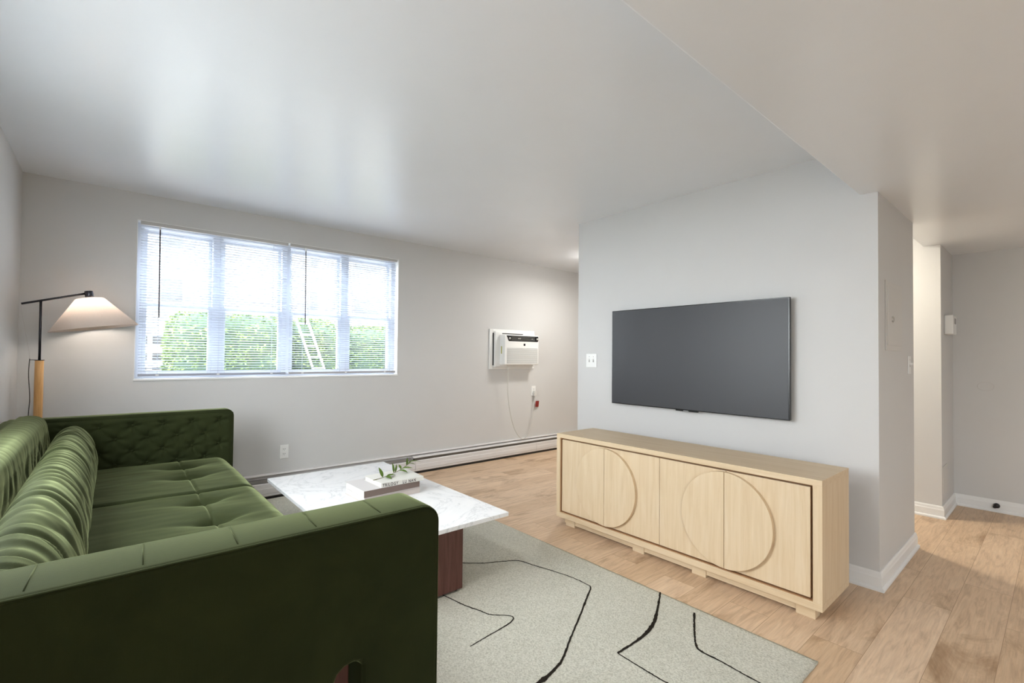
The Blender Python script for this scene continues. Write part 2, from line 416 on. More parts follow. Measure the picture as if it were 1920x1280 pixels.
prism(bm, [(bx0+.055, bz0+.292), (bx0+.035, bz0+.335), (bx0+.020, bz0+.356), (bx1-.012, bz0+.356), (bx1-.012, bz0+.300), (bx1-.025, bz0+.288), (bx0+.065, bz0+.288)], 'y', byf-.0015, byf+.006)
ctl = fin(bm, 'control_strip', BLACK, face)
SILV = Mat('satin_silver', (.55, .54, .52, 1), .3, metal=.6).m
B('air_louver', GREYMETAL, ctl, *[(bx0+.10+.0*k, bx1-.07, byf-.003, byf-.001, bz0+.302+.013*k, bz0+.305+.013*k) for k in range(4)])
for cx in (bx0+.075, bx1-.030):
    bm = bmesh.new(); lathe(bm, (cx, byf-.003, bz0+.322), [(.001, .004), (.012, .004), (.014, .0)], 16, Matrix.Rotation(PI/2, 4, 'X'))
    fin(bm, 'dial', SILV, ctl)
B('display', SILV, ctl, (bx0+.205, bx0+.25, byf-.0035, byf-.001, bz0+.318, bz0+.326))
B('display', SILV, ctl, (bx1-.13, bx1-.105, byf-.0035, byf-.001, bz0+.318, bz0+.326))
B('badge', BLACK, face, (bx0+.300, bx0+.328, byf-.002, byf+.002, bz0+.236, bz0+.262))
B('intake_grill', GRILL, face, (bx0+.032, bx1-.020, byf-.0005, byf+.004, bz0+.018, bz0+.205))
B('grill_slats', PLASTIC, face, *[(bx0+.032, bx1-.020, byf-.004, byf-.0003, bz0+.022+.0122*k, bz0+.0275+.0122*k) for k in range(15)])
B('grill_latch', PLASTIC, face, (bx0+.27, bx0+.35, byf-.005, byf, bz0+.203, bz0+.212), bevel=.002)
YELL = Mat('energy_sticker', (.42, .40, .12, 1), .5).m
st = B('side_sticker', YELL, ac, (bx0-.0012, bx0+.0, byf+.055, byf+.075, bz0+.135, bz0+.225))
tag(st, 'olive yellow sticker on the left side')
CORD = Mat('cord_vinyl', (.50, .49, .45, 1), .45).m
bm = bmesh.new()
pts = [(3.66, YW-.12, 1.145), (3.68, YW-.115, 1.03), (3.685, YW-.10, .85), (3.73, YW-.085, .60), (3.82, YW-.070, .36), (3.93, YW-.062, .225), (4.02, YW-.060, .215), (4.10, YW-.05, .30), (4.165, YW-.035, .50), (4.195, YW-.028, .66), (4.205, YW-.024, .735)]
tube(bm, spline(pts, 10), .0042, 7); fin(bm, 'power_cord', CORD, ac, smooth=True)
B('power_plug', OLDPLASTIC, ac, (4.188, 4.228, YW-.045, YW-.0135, .735, .800), bevel=.004)
RED = Mat('red_tag_paper', (.45, .06, .05, 1), .5).m
bm = bmesh.new(); q = [bm.verts.new(p) for p in ((4.222, YW-.030, .668), (4.300, YW-.012, .664), (4.290, YW-.012, .586), (4.216, YW-.030, .592))]
bm.faces.new(q); bmesh.ops.solidify(bm, geom=bm.faces[:], thickness=.001)
tag(fin(bm, 'warning_tag', RED, ac), 'small red paper tag on the cord')

# ------------------------------------------------------------------ outlets, switches, plates
def cover(name, cx, cz, wd, hg, plane, label, cat, kind, group=None):
    """plane: ('y', value, sign) or ('x', value, sign): wall plane and the side it faces"""
    ax, v, s = plane
    def bx(u0, u1, z0, z1, d0, d1):
        lo, hi = sorted((v+s*d0, v+s*d1))
        return (u0, u1, lo, hi, z0, z1) if ax == 'y' else (lo, hi, u0, u1, z0, z1)
    loc = (cx, v, cz) if ax == 'y' else (v, cx, cz)
    t = thing(name, loc, label, cat, group)
    B('face_plate', PLASTIC, t, bx(cx-wd/2, cx+wd/2, cz-hg/2, cz+hg/2, 0, .006), bevel=.0025)
    if kind == 'outlet':
        for dz in (-.021, .021):
            r = B('socket', PLASTIC, t, bx(cx-.016, cx+.016, cz+dz-.014, cz+dz+.014, .005, .008), bevel=.003)
            B('socket_slots', DARK, r, bx(cx-.008, cx-.005, cz+dz-.002, cz+dz+.008, .0075, .0083), bx(cx+.005, cx+.008, cz+dz-.002, cz+dz+.008, .0075, .0083), bx(cx-.002, cx+.002, cz+dz-.010, cz+dz-.006, .0075, .0083))
    if kind.startswith('switch'):
        us = (-.023, .023) if kind == 'switch2' else (0,)
        for du in us:
            B('toggle', PLASTIC, t, bx(cx+du-.004, cx+du+.004, cz+.000, cz+.014, .005, .020), bevel=.001)
            B('toggle_slot', GREYMETAL, t, bx(cx+du-.006, cx+du+.006, cz-.014, cz+.004, .0055, .0072))
            B('screw', GREYMETAL, t, bx(cx+du-.003, cx+du+.003, cz+.030, cz+.036, .0055, .0068))
    return t
cover('wall_outlet', 1.185, .381, .072, .122, ('y', YW, -1), 'white duplex outlet low on the window wall beside the sofa arm', 'outlet', 'outlet')
o2 = cover('wall_outlet', 4.207, .800, .072, .128, ('y', YW, -1), 'white outlet under the air conditioner with its cord plugged in', 'outlet', 'outlet')
cover('light_switch', 2.672, 1.216, .116, .118, ('x', XT, -1), 'white double toggle switch beside the left edge of the television', 'switch', 'switch2')
cover('light_switch', 3.955, 1.215, .072, .118, ('y', YC, -1), 'white single switch at the far end of the grey closet wall return', 'switch', 'switch1')
WP = paint('painted_metal', (.60, .585, .56, 1), .45)
ep = thing('electrical_panel', (3.53, YC, 1.5), 'wall-coloured breaker panel door set in the side of the television wall', 'electrical panel')
B('panel_frame', WP, ep, (3.33, 3.73, YC-.006, YC, 1.30, 1.70), bevel=.002)
B('panel_door', WP, ep, (3.355, 3.705, YC-.010, YC-.005, 1.33, 1.67), bevel=.002)
bm = bmesh.new(); tube(bm, [Vector((3.46+.022*math.cos(a), YC-.014, 1.483+.016*math.sin(a))) for a in [(-.8+k*.1)*PI for k in range(17)]], .003, 6)
fin(bm, 'ring_latch', SILV, ep, smooth=True)
ic = thing('thermostat', (5.28, YWH, 1.54), 'small white wall thermostat high on the narrow wall beside the passage', 'thermostat')
B('housing', PLASTIC, ic, (5.16, 5.34, YWH-.055, YWH, 1.460, 1.615), bevel=.008)
B('display', GREYMETAL, ic, (5.22, 5.30, YWH-.0565, YWH-.05, 1.545, 1.590))
vc = thing('access_plate', (5.12, YWH, .29), 'blank wall-coloured access plate low on the narrow passage wall', 'plate')
B('plate', WP, vc, (5.02, 5.24, YWH-.006, YWH, .180, .405), bevel=.002)
bm = bmesh.new(); tube(bm, [(XF-.0005, .432+.05*math.cos(a*PI/16), 1.033+.036*math.sin(a*PI/16)) for a in range(0, 33)], .0016, 5)
tag(fin(bm, 'cover_ring', WP, None, smooth=True), 'faint painted ring of a round blank cover on the far right wall', 'wall cover')
bm = bmesh.new()
for (yy, zz, r) in ((.372, .055, .020), (.383, .043, .012)):
    lathe(bm, (XF-.016, yy, zz), [(0, .0), (r, 0), (r*1.05, .012), (r*.6, .028), (0, .030)], 14, Matrix.Rotation(-PI/2, 4, 'Y'))
tag(fin(bm, 'cable_stub', BLACK), 'small black cable grommet poking from the far baseboard', 'cable')

# ------------------------------------------------------------------ ceiling lamps
DIFF = Mat('lamp_diffuser', (.9, .9, .88, 1), .4)
DIFF.b.inputs['Emission Color'].default_value = (1, .96, .9, 1); DIFF.b.inputs['Emission Strength'].default_value = 9
DIFF = DIFF.m
for x, y, z, r, lab in ((.10, 1.20, ZC, .19, 'added round flush fill lamp above the near end of the sofa'), (3.6, -1.9, ZS, .17, 'added round flush fill lamp near the entry side of the room'),  # both fixtures on this line are unseen, added for fill
                        (4.47, 1.36, ZC, .10, 'small round ceiling lamp in the passage'), (4.35, 3.55, ZC, .15, 'round flush ceiling lamp in the kitchen end')):
    t = thing('ceiling_lamp', (x, y, z), lab, 'ceiling lamp')
    bm = bmesh.new(); lathe(bm, (x, y, z), [(r*1.05, 0), (r*1.05, -.02), (r, -.025)], 32, close=True); fin(bm, 'lamp_base', WHITE, t)
    bm = bmesh.new(); lathe(bm, (x, y, z), [(r*.97, -.025), (r*.9, -.05), (r*.6, -.075), (.01, -.085)], 32, close=True); fin(bm, 'lamp_diffuser', DIFF, t)

kd = bpy.data.lights.new('kitchen_globe_light', 'POINT'); kd.energy = 2.0; kd.color = (1, .98, .94); kd.shadow_soft_size = .04
ko = bpy.data.objects.new('kitchen_globe_light', kd); COL.objects.link(ko); ko.location = (4.35, 3.55, ZC-.13)
# ------------------------------------------------------------------ television
TY0, TY1, TZ0, TZ1, TX = 1.079, 2.409, .872, 1.624, 3.130
SCREEN = Mat('screen_glass', (.036, .037, .042, 1), .45, .5); SCREEN.b.inputs['Coat Weight'].default_value = .12; SCREEN.b.inputs['Coat Roughness'].default_value = .35
SCREEN = SCREEN.m
tv = thing('television', (XT, (TY0+TY1)/2, TZ0), 'large flat black television mounted on the wall above the sideboard, switched off', 'television')
B('bezel', BLACK, tv, (TX, TX+.024, TY0, TY1, TZ0, TZ1), bevel=.002)
B('screen', SCREEN, tv, (TX-.0008, TX+.002, TY0+.008, TY1-.004, TZ0+.007, TZ1-.006))
bar = B('sensor_bar', BLACK, tv, (TX-.001, TX+.012, 1.665, 1.835, TZ0-.008, TZ0+.002), bevel=.001)
B('maker_badge', SILV, bar, (TX-.0018, TX-.0005, 1.735, 1.775, TZ0-.0055, TZ0-.0015))
B('wall_mount', BLACK, tv, (TX+.02, XT, 1.45, 2.05, 1.05, 1.45))

# ------------------------------------------------------------------ sideboard
sx0, sx1, sy0, sy1, sz0, sz1 = 2.553, 2.972, .742, 2.470, .060, .675
sb = thing('sideboard', ((sx0+sx1)/2, (sy0+sy1)/2, 0), 'pale oak sideboard with half-circle door pulls under the television', 'sideboard')
t = .030
B('top_panel', OAKH, sb, (sx0, sx1, sy0, sy1, sz1-t, sz1), bevel=.0015)
B('bottom_panel', OAKH, sb, (sx0, sx1, sy0, sy1, sz0, sz0+t+.006), bevel=.0015)
for a, b in ((sy0, sy0+.040), (sy1-.034, sy1)): B('side_panel', OAKV, sb, (sx0, sx1, a, b, sz0+t+.006, sz1-t), bevel=.001)
B('back_panel', OAKGAP, sb, (sx0+.045, sx1-.006, sy0+.042, sy1-.036, sz0+.038, sz1-.031))
B('inner_reveal', OAKGAP, sb, (sx0+.008, sx0+.046, sy0+.040, sy0+.043, sz0+.036, sz1-.03), (sx0+.008, sx0+.046, sy1-.037, sy1-.034, sz0+.036, sz1-.03),
  (sx0+.008, sx0+.0445, sy0+.043, sy1-.037, sz1-.033, sz1-.030), (sx0+.008, sx0+.0445, sy0+.043, sy1-.037, sz0+.036, sz0+.039))
dy0, dy1 = sy0+.052, sy1-.046; dz0, dz1 = sz0+.048, sz1-.042
dw = (dy1-dy0)/4
RAD = (dz1-dz0)/2*.985
for k in range(4):      # k=0 nearest the camera's right
    a, b = dy0+dw*k+.0012, dy0+dw*(k+1)-.0012
    d = B('door', OAKV, sb, (sx0+.010, sx0+.030, a, b, dz0, dz1), bevel=.001)
    # half disc pull: pairs of doors share one full circle
    edge = b if k in (0, 2) else a; sg = -1 if k in (0, 2) else 1
    zc = (dz0+dz1)/2; bm = bmesh.new()
    pts = [(edge + sg*RAD*math.sin(q*PI/40)*.955, zc + RAD*math.cos(q*PI/40)) for q in range(41)]
    prism(bm, pts, 'x', sx0-.014, sx0+.011)
    fin(bm, 'half_round_pull', OAKV, d, bevel=.002)
B('plinth_rail', OAKH, sb, (sx0+.042, sx1-.03, sy0+.05, sy1-.05, .016, sz0))
for yy in (sy0+.075, sy0+.62, sy1-.70, sy1-.115):
    B('foot', OAKH, sb, (sx0+.035, sx0+.10, yy-.035, yy+.05, 0, .050), bevel=.002)
for yy in (sy0+.075, sy1-.115): B('foot', OAKH, sb, (sx1-.10, sx1-.04, yy-.035, yy+.05, 0, .050), bevel=.002)

# ------------------------------------------------------------------ rug
rx0, rx1, ry0, ry1 = -.10, 2.228, .664, 4.415
bm = bmesh.new()
NX, NY = 120, 180
vs = [[None]*(NY+1) for _ in range(NX+1)]
for i in range(NX+1):
    for j in range(NY+1):
        x = rx0+(rx1-rx0)*i/NX; y = ry0+(ry1-ry0)*j/NY
        e = min(i, NX-i, j, NY-j)
        if e == 0: 
            x += .003*noise.noise(Vector((x*20, y*20, 0))); y += .003*noise.noise(Vector((x*20, y*20, 5)))
        z = .0125 + .0008*noise.noise(Vector((x*25, y*25, 1)))
        if e == 0: z = .009
        vs[i][j] = bm.verts.new((x, y, z))
for i in range(NX):
    for j in range(NY): bm.faces.new((vs[i][j], vs[i+1][j], vs[i+1][j+1], vs[i][j+1])).smooth = True
rim = [vs[i][0] for i in range(NX+1)] + [vs[NX][j] for j in range(1, NY+1)] + [vs[i][NY] for i in range(NX-1, -1, -1)] + [vs[0][j] for j in range(NY-1, 0, -1)]
low = [bm.verts.new((v.co.x, v.co.y, .0005)) for v in rim]
for i in range(len(rim)): bm.faces.new((rim[i], low[i], low[(i+1) % len(rim)], rim[(i+1) % len(rim)]))
def rugline(P, W):
    Q = spline([(a, b, 0) for a, b in P], 14); n = len(Q); prev = None
    for i, p in enumerate(Q):
        tt = (Q[min(i+1, n-1)]-Q[max(i-1, 0)]).normalized(); nn = Vector((-tt.y, tt.x, 0))
        f = i/(n-1)*(len(W)-1); k = min(int(f), len(W)-2); ww = W[k]+(W[k+1]-W[k])*(f-k)
        ww *= .75+.5*abs(noise.noise(Vector((i*.9, P[0][0]*9, 0))))*1.6; off = nn*.0025*noise.noise(Vector((i*.7, 3, P[0][1])))
        c = Vector((p.x, p.y, .0139))+off
        cur = (bm.verts.new(c+nn*ww/2), bm.verts.new(c-nn*ww/2))
        if prev: f_ = bm.faces.new((prev[0], prev[1], cur[1], cur[0])); f_.material_index = 1
        prev = cur
rugline([(1.45, 2.46), (1.616, 2.332), (1.713, 2.253), (1.804, 2.205), (1.892, 2.152), (1.918, 2.067), (1.956, 1.929), (1.985, 1.80), (1.989, 1.700)], [.006, .007, .008, .009, .007, .007])
rugline([(1.989, 1.700), (1.978, 1.655), (1.887, 1.601), (1.741, 1.516), (1.551, 1.41), (1.431, 1.34), (1.345, 1.31), (1.252, 1.297), (1.12, 1.29)], [.006, .009, .010, .009, .012, .020, .012])
rugline([(1.31, 2.13), (1.328, 2.064), (1.354, 1.932), (1.382, 1.846), (1.4, 1.787), (1.457, 1.729), (1.470, 1.702), (1.452, 1.682), (1.404, 1.668), (1.287, 1.656), (1.183, 1.645)], [.006, .007, .007, .006, .008, .004])
rugline([(2.223, 1.388), (2.137, 1.342), (1.968, 1.258), (1.871, 1.228), (1.773, 1.217), (1.631, 1.217)], [.010, .010, .018, .022, .014, .012])
rugline([(1.631, 1.217), (1.628, 1.126), (1.627, 1.058), (1.629, .986), (1.64, .86)], [.006, .007, .007, .008])
rugline([(2.174, 1.172), (2.032, 1.095), (1.941, 1.039), (1.913, 1.0), (1.912, .913), (1.905, .824), (1.902, .74)], [.010, .008, .012, .007, .007])
tag(fin(bm, 'area_rug', [RUG, RUGLINE]), 'cream low-pile area rug with irregular black lines under the coffee table', 'rug')

# ------------------------------------------------------------------ coffee table
ct = thing('coffee_table', (1.245, 2.74, .0135), 'low coffee table with a white marble top on dark walnut panel legs', 'coffee table')
TZ = .400
B('table_top', MARBLE, ct, (.822, 1.662, 1.966, 3.512, TZ-.022, TZ), bevel=.002)
for a, b in ((2.066, 2.166), (3.315, 3.415)):
    lg = B('leg', WALNUT, ct, (1.035, 1.433, a, b, .024, TZ-.022), bevel=.002)
    for fx in (1.065, 1.403):
        bm = bmesh.new(); lathe(bm, (fx, (a+b)/2-.025, .0135), [(.011, 0), (.011, .011)], 12, close=True)
        fin(bm, 'foot_glide', BLACK, lg)
B('stretcher', WALNUT, ct, (1.22, 1.25, 2.166, 3.315, .20, TZ-.022))

# ------------------------------------------------------------------ books and twig
def book(name_label, pts, z0, z1, cov, pg, spine_front=True, cat='book'):
    """pts: front-left, front-right, back-right, back-left corners on the table plane"""
    t = thing('book', ((pts[0][0]+pts[2][0])/2, (pts[0][1]+pts[2][1])/2, z0), name_label, cat, 'books stacked on the coffee table')
    def lerp(u, v):
        a = Vector(pts[0])*(1-u)+Vector(pts[1])*u; b = Vector(pts[3])*(1-u)+Vector(pts[2])*u
        return (a*(1-v)+b*v)
    c = .0028
    bm = bmesh.new()
    for za, zb in ((z0, z0+c), (z1-c, z1)): prism(bm, [tuple(lerp(0, 0)), tuple(lerp(1, 0)), tuple(lerp(1, 1)), tuple(lerp(0, 1))], 'z', za, zb)
    fin(bm, 'cover', cov, t, bevel=.0006)
    bm = bmesh.new(); prism(bm, [tuple(lerp(0.002, 0)), tuple(lerp(.998, 0)), tuple(lerp(.998, .012)), tuple(lerp(.002, .012))], 'z', z0+.0005, z1-.0005)
    sp = fin(bm, 'spine', cov if spine_front is True else spine_front, t)
    bm = bmesh.new(); prism(bm, [tuple(lerp(.012, .012)), tuple(lerp(.988, .012)), tuple(lerp(.988, .985)), tuple(lerp(.012, .985))], 'z', z0+c, z1-c)
    fin(bm, 'pages', pg, t)
    return t, sp
def papermat():
    m = Mat('page_edges', (.78, .76, .72, 1), .8); v = m.coord((1, 1, 400)); m.color(m.mix((.55, .53, .50, 1), (.68, .66, .63, 1), m.noise(v, 3, 2))); return m.m
PAGES = papermat()
COV1 = Mat('taupe_cloth_cover', srgb(196, 186, 180), .7).m
COV2 = Mat('pale_grey_cover', srgb(196, 192, 190), .6).m
SPN2 = Mat('brown_spine', srgb(112, 96, 88), .6).m
COV3 = Mat('ivory_cover', srgb(210, 208, 200), .5).m
book('taupe cloth book lying on the marble table, bottom of the stack', [(1.108, 2.578), (1.466, 2.585), (1.462, 2.850), (1.100, 2.843)], TZ, TZ+.037, COV1, PAGES)
book('pale grey book with a brown spine, middle of the stack', [(1.099, 2.562), (1.461, 2.580), (1.452, 2.842), (1.094, 2.830)], TZ+.037, TZ+.077, COV2, PAGES, SPN2)
bk, sp3 = book('thin ivory book with dark lettering on its spine, top of the stack', [(1.206, 2.572), (1.480, 2.566), (1.492, 2.829), (1.198, 2.790)], TZ+.077, TZ+.102, COV3, PAGES, COV3)
INK = Mat('dark_ink', (.06, .05, .05, 1), .6).m
def lettering(name, body, u0, width):
    fc = bpy.data.curves.new(name, 'FONT'); fc.body = body; fc.size = .0245; fc.extrude = .0003; fc.offset = .0005; fc.space_character = 1.25
    ftmp = bpy.data.objects.new(name, fc); COL.objects.link(ftmp); fc.materials.append(INK)
    bpy.context.view_layer.update()
    fme = bpy.data.meshes.new_from_object(ftmp.evaluated_get(bpy.context.evaluated_depsgraph_get()))
    bpy.data.objects.remove(ftmp)
    sx = width/max(v.co.x for v in fme.vertices)
    fo = bpy.data.objects.new(name, fme); COL.objects.link(fo); fo.parent = sp3
    xd = Vector((.274, -.006, 0)).normalized(); zd = Vector((0, 0, 1)); yd = xd.cross(zd)
    MM = Matrix((xd*sx, zd, yd)).transposed().to_4x4(); p = Vector((1.206, 2.572, 0)) + Vector((.274, -.006, 0))*u0
    MM.translation = Vector((p.x, p.y-.0007, TZ+.0805)); fo.matrix_basis = MM
lettering('title_lettering', 'TRILOGY', .03, .098)
lettering('author_lettering', 'LU NAN', .49, .086)
LEAF = Mat('green_leaf', srgb(112, 142, 58), .45).m
STEM = Mat('brown_stem', srgb(120, 112, 72), .6).m
tw = thing('leafy_twig', (1.20, 2.67, TZ+.102), 'leafy green twig lying across the top book on the coffee table', 'twig')
zt = TZ+.104
stem = spline([(1.196, 2.662, zt), (1.262, 2.672, zt+.003), (1.335, 2.695, zt+.010), (1.40, 2.725, zt+.018), (1.47, 2.77, zt+.028), (1.55, 2.82, zt+.045)], 6)
bm = bmesh.new(); tube(bm, stem, [.0022]*3+[.0018]*(len(stem)-6)+[.0008]*3, 6)
fin(bm, 'stem', STEM, tw, smooth=True)
def leaf(p, d, up, L, W):
    L *= 1.25; W *= 1.35
    bm = bmesh.new(); p = Vector(p); d = Vector(d).normalized(); up = Vector(up); s = d.cross(up).normalized(); up = s.cross(d)
    rows = []
    for i in range(9):
        u = i/8; ww = W*math.sin(PI*min(1, u*1.02))**.8*(1-.3*u); c = p + d*(L*u) - up*(.25*L*u*u)
        rows.append([bm.verts.new(c - s*ww/2 + up*ww*.18), bm.verts.new(c), bm.verts.new(c + s*ww/2 + up*ww*.18)])
    for i in range(8):
        for k in range(2): bm.faces.new((rows[i][k], rows[i+1][k], rows[i+1][k+1], rows[i][k+1])).smooth = True
    bmesh.ops.solidify(bm, geom=bm.faces[:], thickness=.0004)
    fin(bm, 'leaf', LEAF, tw)
for idx, d, L, W in ((6, (-.25, .1, .9), .052, .018), (7, (.35, -.9, .15), .046, .030), (8, (.9, -.3, .25), .046, .028), (8, (.5, -.8, -.05), .034, .022), (13, (0, .1, 1), .050, .013), (14, (.35, .15, .9), .042, .012),
                     (17, (.5, -.75, .10), .050, .028), (19, (.8, -.45, .28), .058, .030), (19, (.0, .6, .8), .030, .014), (24, (.1, -.2, 1), .040, .013), (25, (.7, -.2, .8), .036, .018), (26, (.8, -.6, .1), .034, .016), (28, (1, .0, .1), .055, .018)):
    leaf(stem[min(idx, len(stem)-1)], d, (0, 0, 1) if abs(Vector(d).normalized().z) < .8 else (0, -1, .3), L, W)

# ------------------------------------------------------------------ sofa
FX = .690; AN0, AN1, AF0, AF1, AZ = 1.107, 1.270, 3.870, 4.036, .845
sofa = thing('sofa', (.1, 2.57, 0), 'green velvet tufted sofa with straight arms in front of the window', 'sofa')
def arm_outline(slot):
    pts = []
    r = .050
    x0, x1, z0, z1 = -.462, FX, .055, AZ
    pts += [(x0, z0)]
    if slot: pts += [(.414, z0), (.414, .478), (.420, .492), (.436, .503), (.458, .506), (.472, .502), (.479, .490), (.479, z0)]
    pts += [(x1, z0)]
    pts += [(x1-r+r*math.cos(a*PI/16), z1-r+r*math.sin(a*PI/16)) for a in range(0, 9)]
    pts += [(x0, z1)]
    return pts
bm = bmesh.new(); prism(bm, arm_outline(True), 'y', AN0, AN1); near = fin(bm, 'armrest', VELVET, sofa, bevel=.015, seg=4)
for p in near.data.polygons: p.use_smooth = len(p.vertices) < 6
# piping and cross seams of the near arm
def edge_path(y, dz=0, dr=0.0):
    r = .050
    return [(-.455, y, AZ+dz)] + [(FX-r-.3+.3*k/6, y, AZ+dz) for k in range(7)] + [(FX-r+(r+dz)*math.sin(a*PI/16), y, AZ-r+(r+dz)*math.cos(a*PI/16)) for a in range(1, 9)] + [(FX+dz, y, .30), (FX+dz, y, .06)]
bm = bmesh.new(); tube(bm, edge_path(AN0+.004, -.0045), .0035, 6); tube(bm, edge_path(AN1-.010, -.006), .0028, 6)
fin(bm, 'piping', VELVET, near, smooth=True)
for sx in (-.26, -.102, .055, .212, .372, .530):
    bm = bmesh.new(); tube(bm, [(sx+.003, AN1-.020, AZ+.0002), (sx, (AN0+AN1)/2, AZ+.0002), (sx-.002, AN0+.022, AZ+.0002)], .0013, 5)
    fin(bm, 'cross_seam', THREAD, near, smooth=True)
# far arm: diamond tufted inner face as a displaced grid over the solid arm
bm = bmesh.new(); prism(bm, arm_outline(False), 'y', AF0+.040, AF1); far = fin(bm, 'armrest', VELVET, sofa, bevel=.022, seg=5)
for p in far.data.polygons: p.use_smooth = len(p.vertices) < 6
BT = []
for row, z in enumerate((.775, .694, .613, .532)):
    for k in range(-3, 6):
        x = -.046 + .160*k + (.077 if row % 2 else 0) + .10*0
        if -.40 < x < .64: BT.append((x, z))
bm = bmesh.new(); NX, NZ = 150, 84; g = []
for i in range(NX+1):
    row = []
    for j in range(NZ+1):
        x = -.42 + (FX-.012+.42)*i/NX; z = .34 + (.825-.34)*j/NZ
        d = 0
        for bx_, bz_ in BT:
            dx, dz_ = x-bx_, z-bz_; rr = dx*dx+dz_*dz_
            if rr < .02: d += .020*math.exp(-rr/.0005) + .007*math.exp(-rr/.003)*(1+math.cos(5*math.atan2(dz_, dx)))
        e = min(1, min(i/5, (NX-i)/5, (NZ-j)/5, 1))
        row.append(bm.verts.new((x, AF0 - .004 + .018*(1-e)**2 + d*e, z)))
    g.append(row)
for i in range(NX):
    for j in range(NZ): bm.faces.new((g[i][j], g[i+1][j], g[i+1][j+1], g[i][j+1])).smooth = True
fin(bm, 'tufted_panel', VELVET, far)
for bx_, bz_ in BT:
    bm = bmesh.new(); lathe(bm, (bx_, AF0+.020, bz_), [(.0005, .006), (.006, .004), (.009, 0), (.009, -.004)], 12, Matrix.Rotation(PI/2, 4, 'X'))
    fin(bm, 'button', VELVET, far)
# frame under the cushions, back rail
B('frame', VELVET, sofa, (-.462, FX-.085, AN1-.01, AF0+.02, .055, .375), bevel=.015, seg=3)
B('back_frame', VELVET, sofa, (-.464, -.392, AN1-.01, AF0+.02, .36, .852), bevel=.022, seg=4)

def cushion_box(name, x0, x1, y0, y1, z0, z1, pits, parent, rx=.055, ry=.02):
    """seat cushion: dense top grid rolled down at its edges, with tuft pits and fold lines"""
    nx, ny = 160, int((y1-y0)/.008)
    bm = bmesh.new(); top = []
    for i in range(nx+1):
        row = []
        for j in range(ny+1):
            u, v = i/nx, j/ny
            # front edge roll (x1), small roll on the other edges
            lx = (x1-x0); px = x0+lx*u; py = y0+(y1-y0)*v; z = z1
            crown = .012*math.sin(PI*min(1, max(0, v)))**.5 * (1-.3*u)
            # front: parametrise last 22% as quarter circle
            if u > .86:
                a = (u-.86)/.14*PI*.5; r = .085
                xs = x1-r; px = xs + r*math.sin(a); z = z1 - r*(1-math.cos(a))
            else: px = x0 + (x1-.085-x0)*u/.86
            ey = min(py-y0, y1-py)
            if ey < ry*1.6: q = 1-ey/(ry*1.6); z -= ry*(1-math.sqrt(max(0, 1-q*q)))
            dep = 0
            for tx, ty in pits:
                dx, dy = px-tx, py-ty
                dep += .066*math.exp(-(dx*dx/.0016+dy*dy/.0009)) + .016*math.exp(-dy*dy/(.0002+.012*abs(dx)**1.5))*math.exp(-abs(dx)/.085) + .020*math.exp(-(dx*dx/.012+dy*dy/.007))
            dep += .008*math.exp(-((px-.358)**2)/.00003)
            wr = .0035*noise.noise(Vector((px*4, py*8, z1*9))) + .0012*noise.noise(Vector((px*9, py*20, 2)))
            row.append(bm.verts.new((px, py, z + crown*.8 - dep + wr)))
        top.append(row)
    for i in range(nx):
        for j in range(ny): bm.faces.new((top[i][j], top[i+1][j], top[i+1][j+1], top[i][j+1])).smooth = True
    # skirt
    rim = [top[i][0] for i in range(nx+1)] + [top[nx][j] for j in range(1, ny+1)] + [top[i][ny] for i in range(nx-1, -1, -1)] + [top[0][j] for j in range(ny-1, 0, -1)]
    low = [bm.verts.new((v.co.x, v.co.y, z0)) for v in rim]
    for i in range(len(rim)): bm.faces.new((rim[i], low[i], low[(i+1) % len(rim)], rim[(i+1) % len(rim)])).smooth = True
    bm.faces.new(low)
    o = fin(bm, name, VELVET, parent)
    return o
cushion_box('seat_cushion', -.20, .645, 2.945, AF0-.006, .36, .522, [(.357, 3.638), (.357, 3.332)], sofa)
cushion_box('seat_cushion', -.20, .645, AN1+.004, 2.940, .36, .520, [(.357, 2.761), (.357, 2.415), (.357, 2.07), (.357, 1.72)], sofa)

def roll_cushion(name, outline, y0, y1, amp, freq, parent, seed, endr, creases=(), flat=None):
    """closed cross-section outline (x,z) swept along y with gathered folds running round it"""
    O = spline([(a, b, 0) for a, b in outline+[outline[0]]], 8)[:-1]; n = len(O)
    cx = sum(p.x for p in O)/n; cz = sum(p.y for p in O)/n
    m = int((y1-y0)/.006); bm = bmesh.new(); R = []
    for j in range(m+1):
        y = y0+(y1-y0)*j/m; e = min(y-y0, y1-y); sc = 1.0
        if e < endr: q = 1-e/endr; sc = math.sqrt(max(.0, 1-q*q))*.55+.45 if q < 1 else .45
        ring = []
        for k, p in enumerate(O):
            a = Vector((p.x-cx, p.y-cz)); L = a.length; nrm = a/L
            th = math.atan2(a.y, a.x)
            yy = y + .030*noise.noise(Vector((math.cos(th)*1.3, math.sin(th)*1.3, seed + y*2.5))) + .02*math.cos(th)
            s = noise.noise(Vector((yy*freq, seed, th*.55))) ; s2 = noise.noise(Vector((yy*freq*2.3, seed+4, th*.9)))
            rdg = min(1.1, abs(s)*3.2)*.9 + s2*.25 - .5
            wgt = flat(th) if flat else 1
            dd = amp*rdg*wgt
            for cy_, dpt in creases: dd -= dpt*math.exp(-((yy-cy_-.02*math.sin(th*1.5))**2)/.00018)
            q = Vector((cx, cz)) + nrm*(L*sc + dd)
            ring.append(bm.verts.new((q.x, y, q.y)))
        R.append(ring)
    for j in range(m):
        for k in range(n): bm.faces.new((R[j][k], R[j][(k+1) % n], R[j+1][(k+1) % n], R[j+1][k])).smooth = True
    bm.faces.new(R[0]); bm.faces.new(R[-1][::-1])
    return fin(bm, name, VELVET, parent)
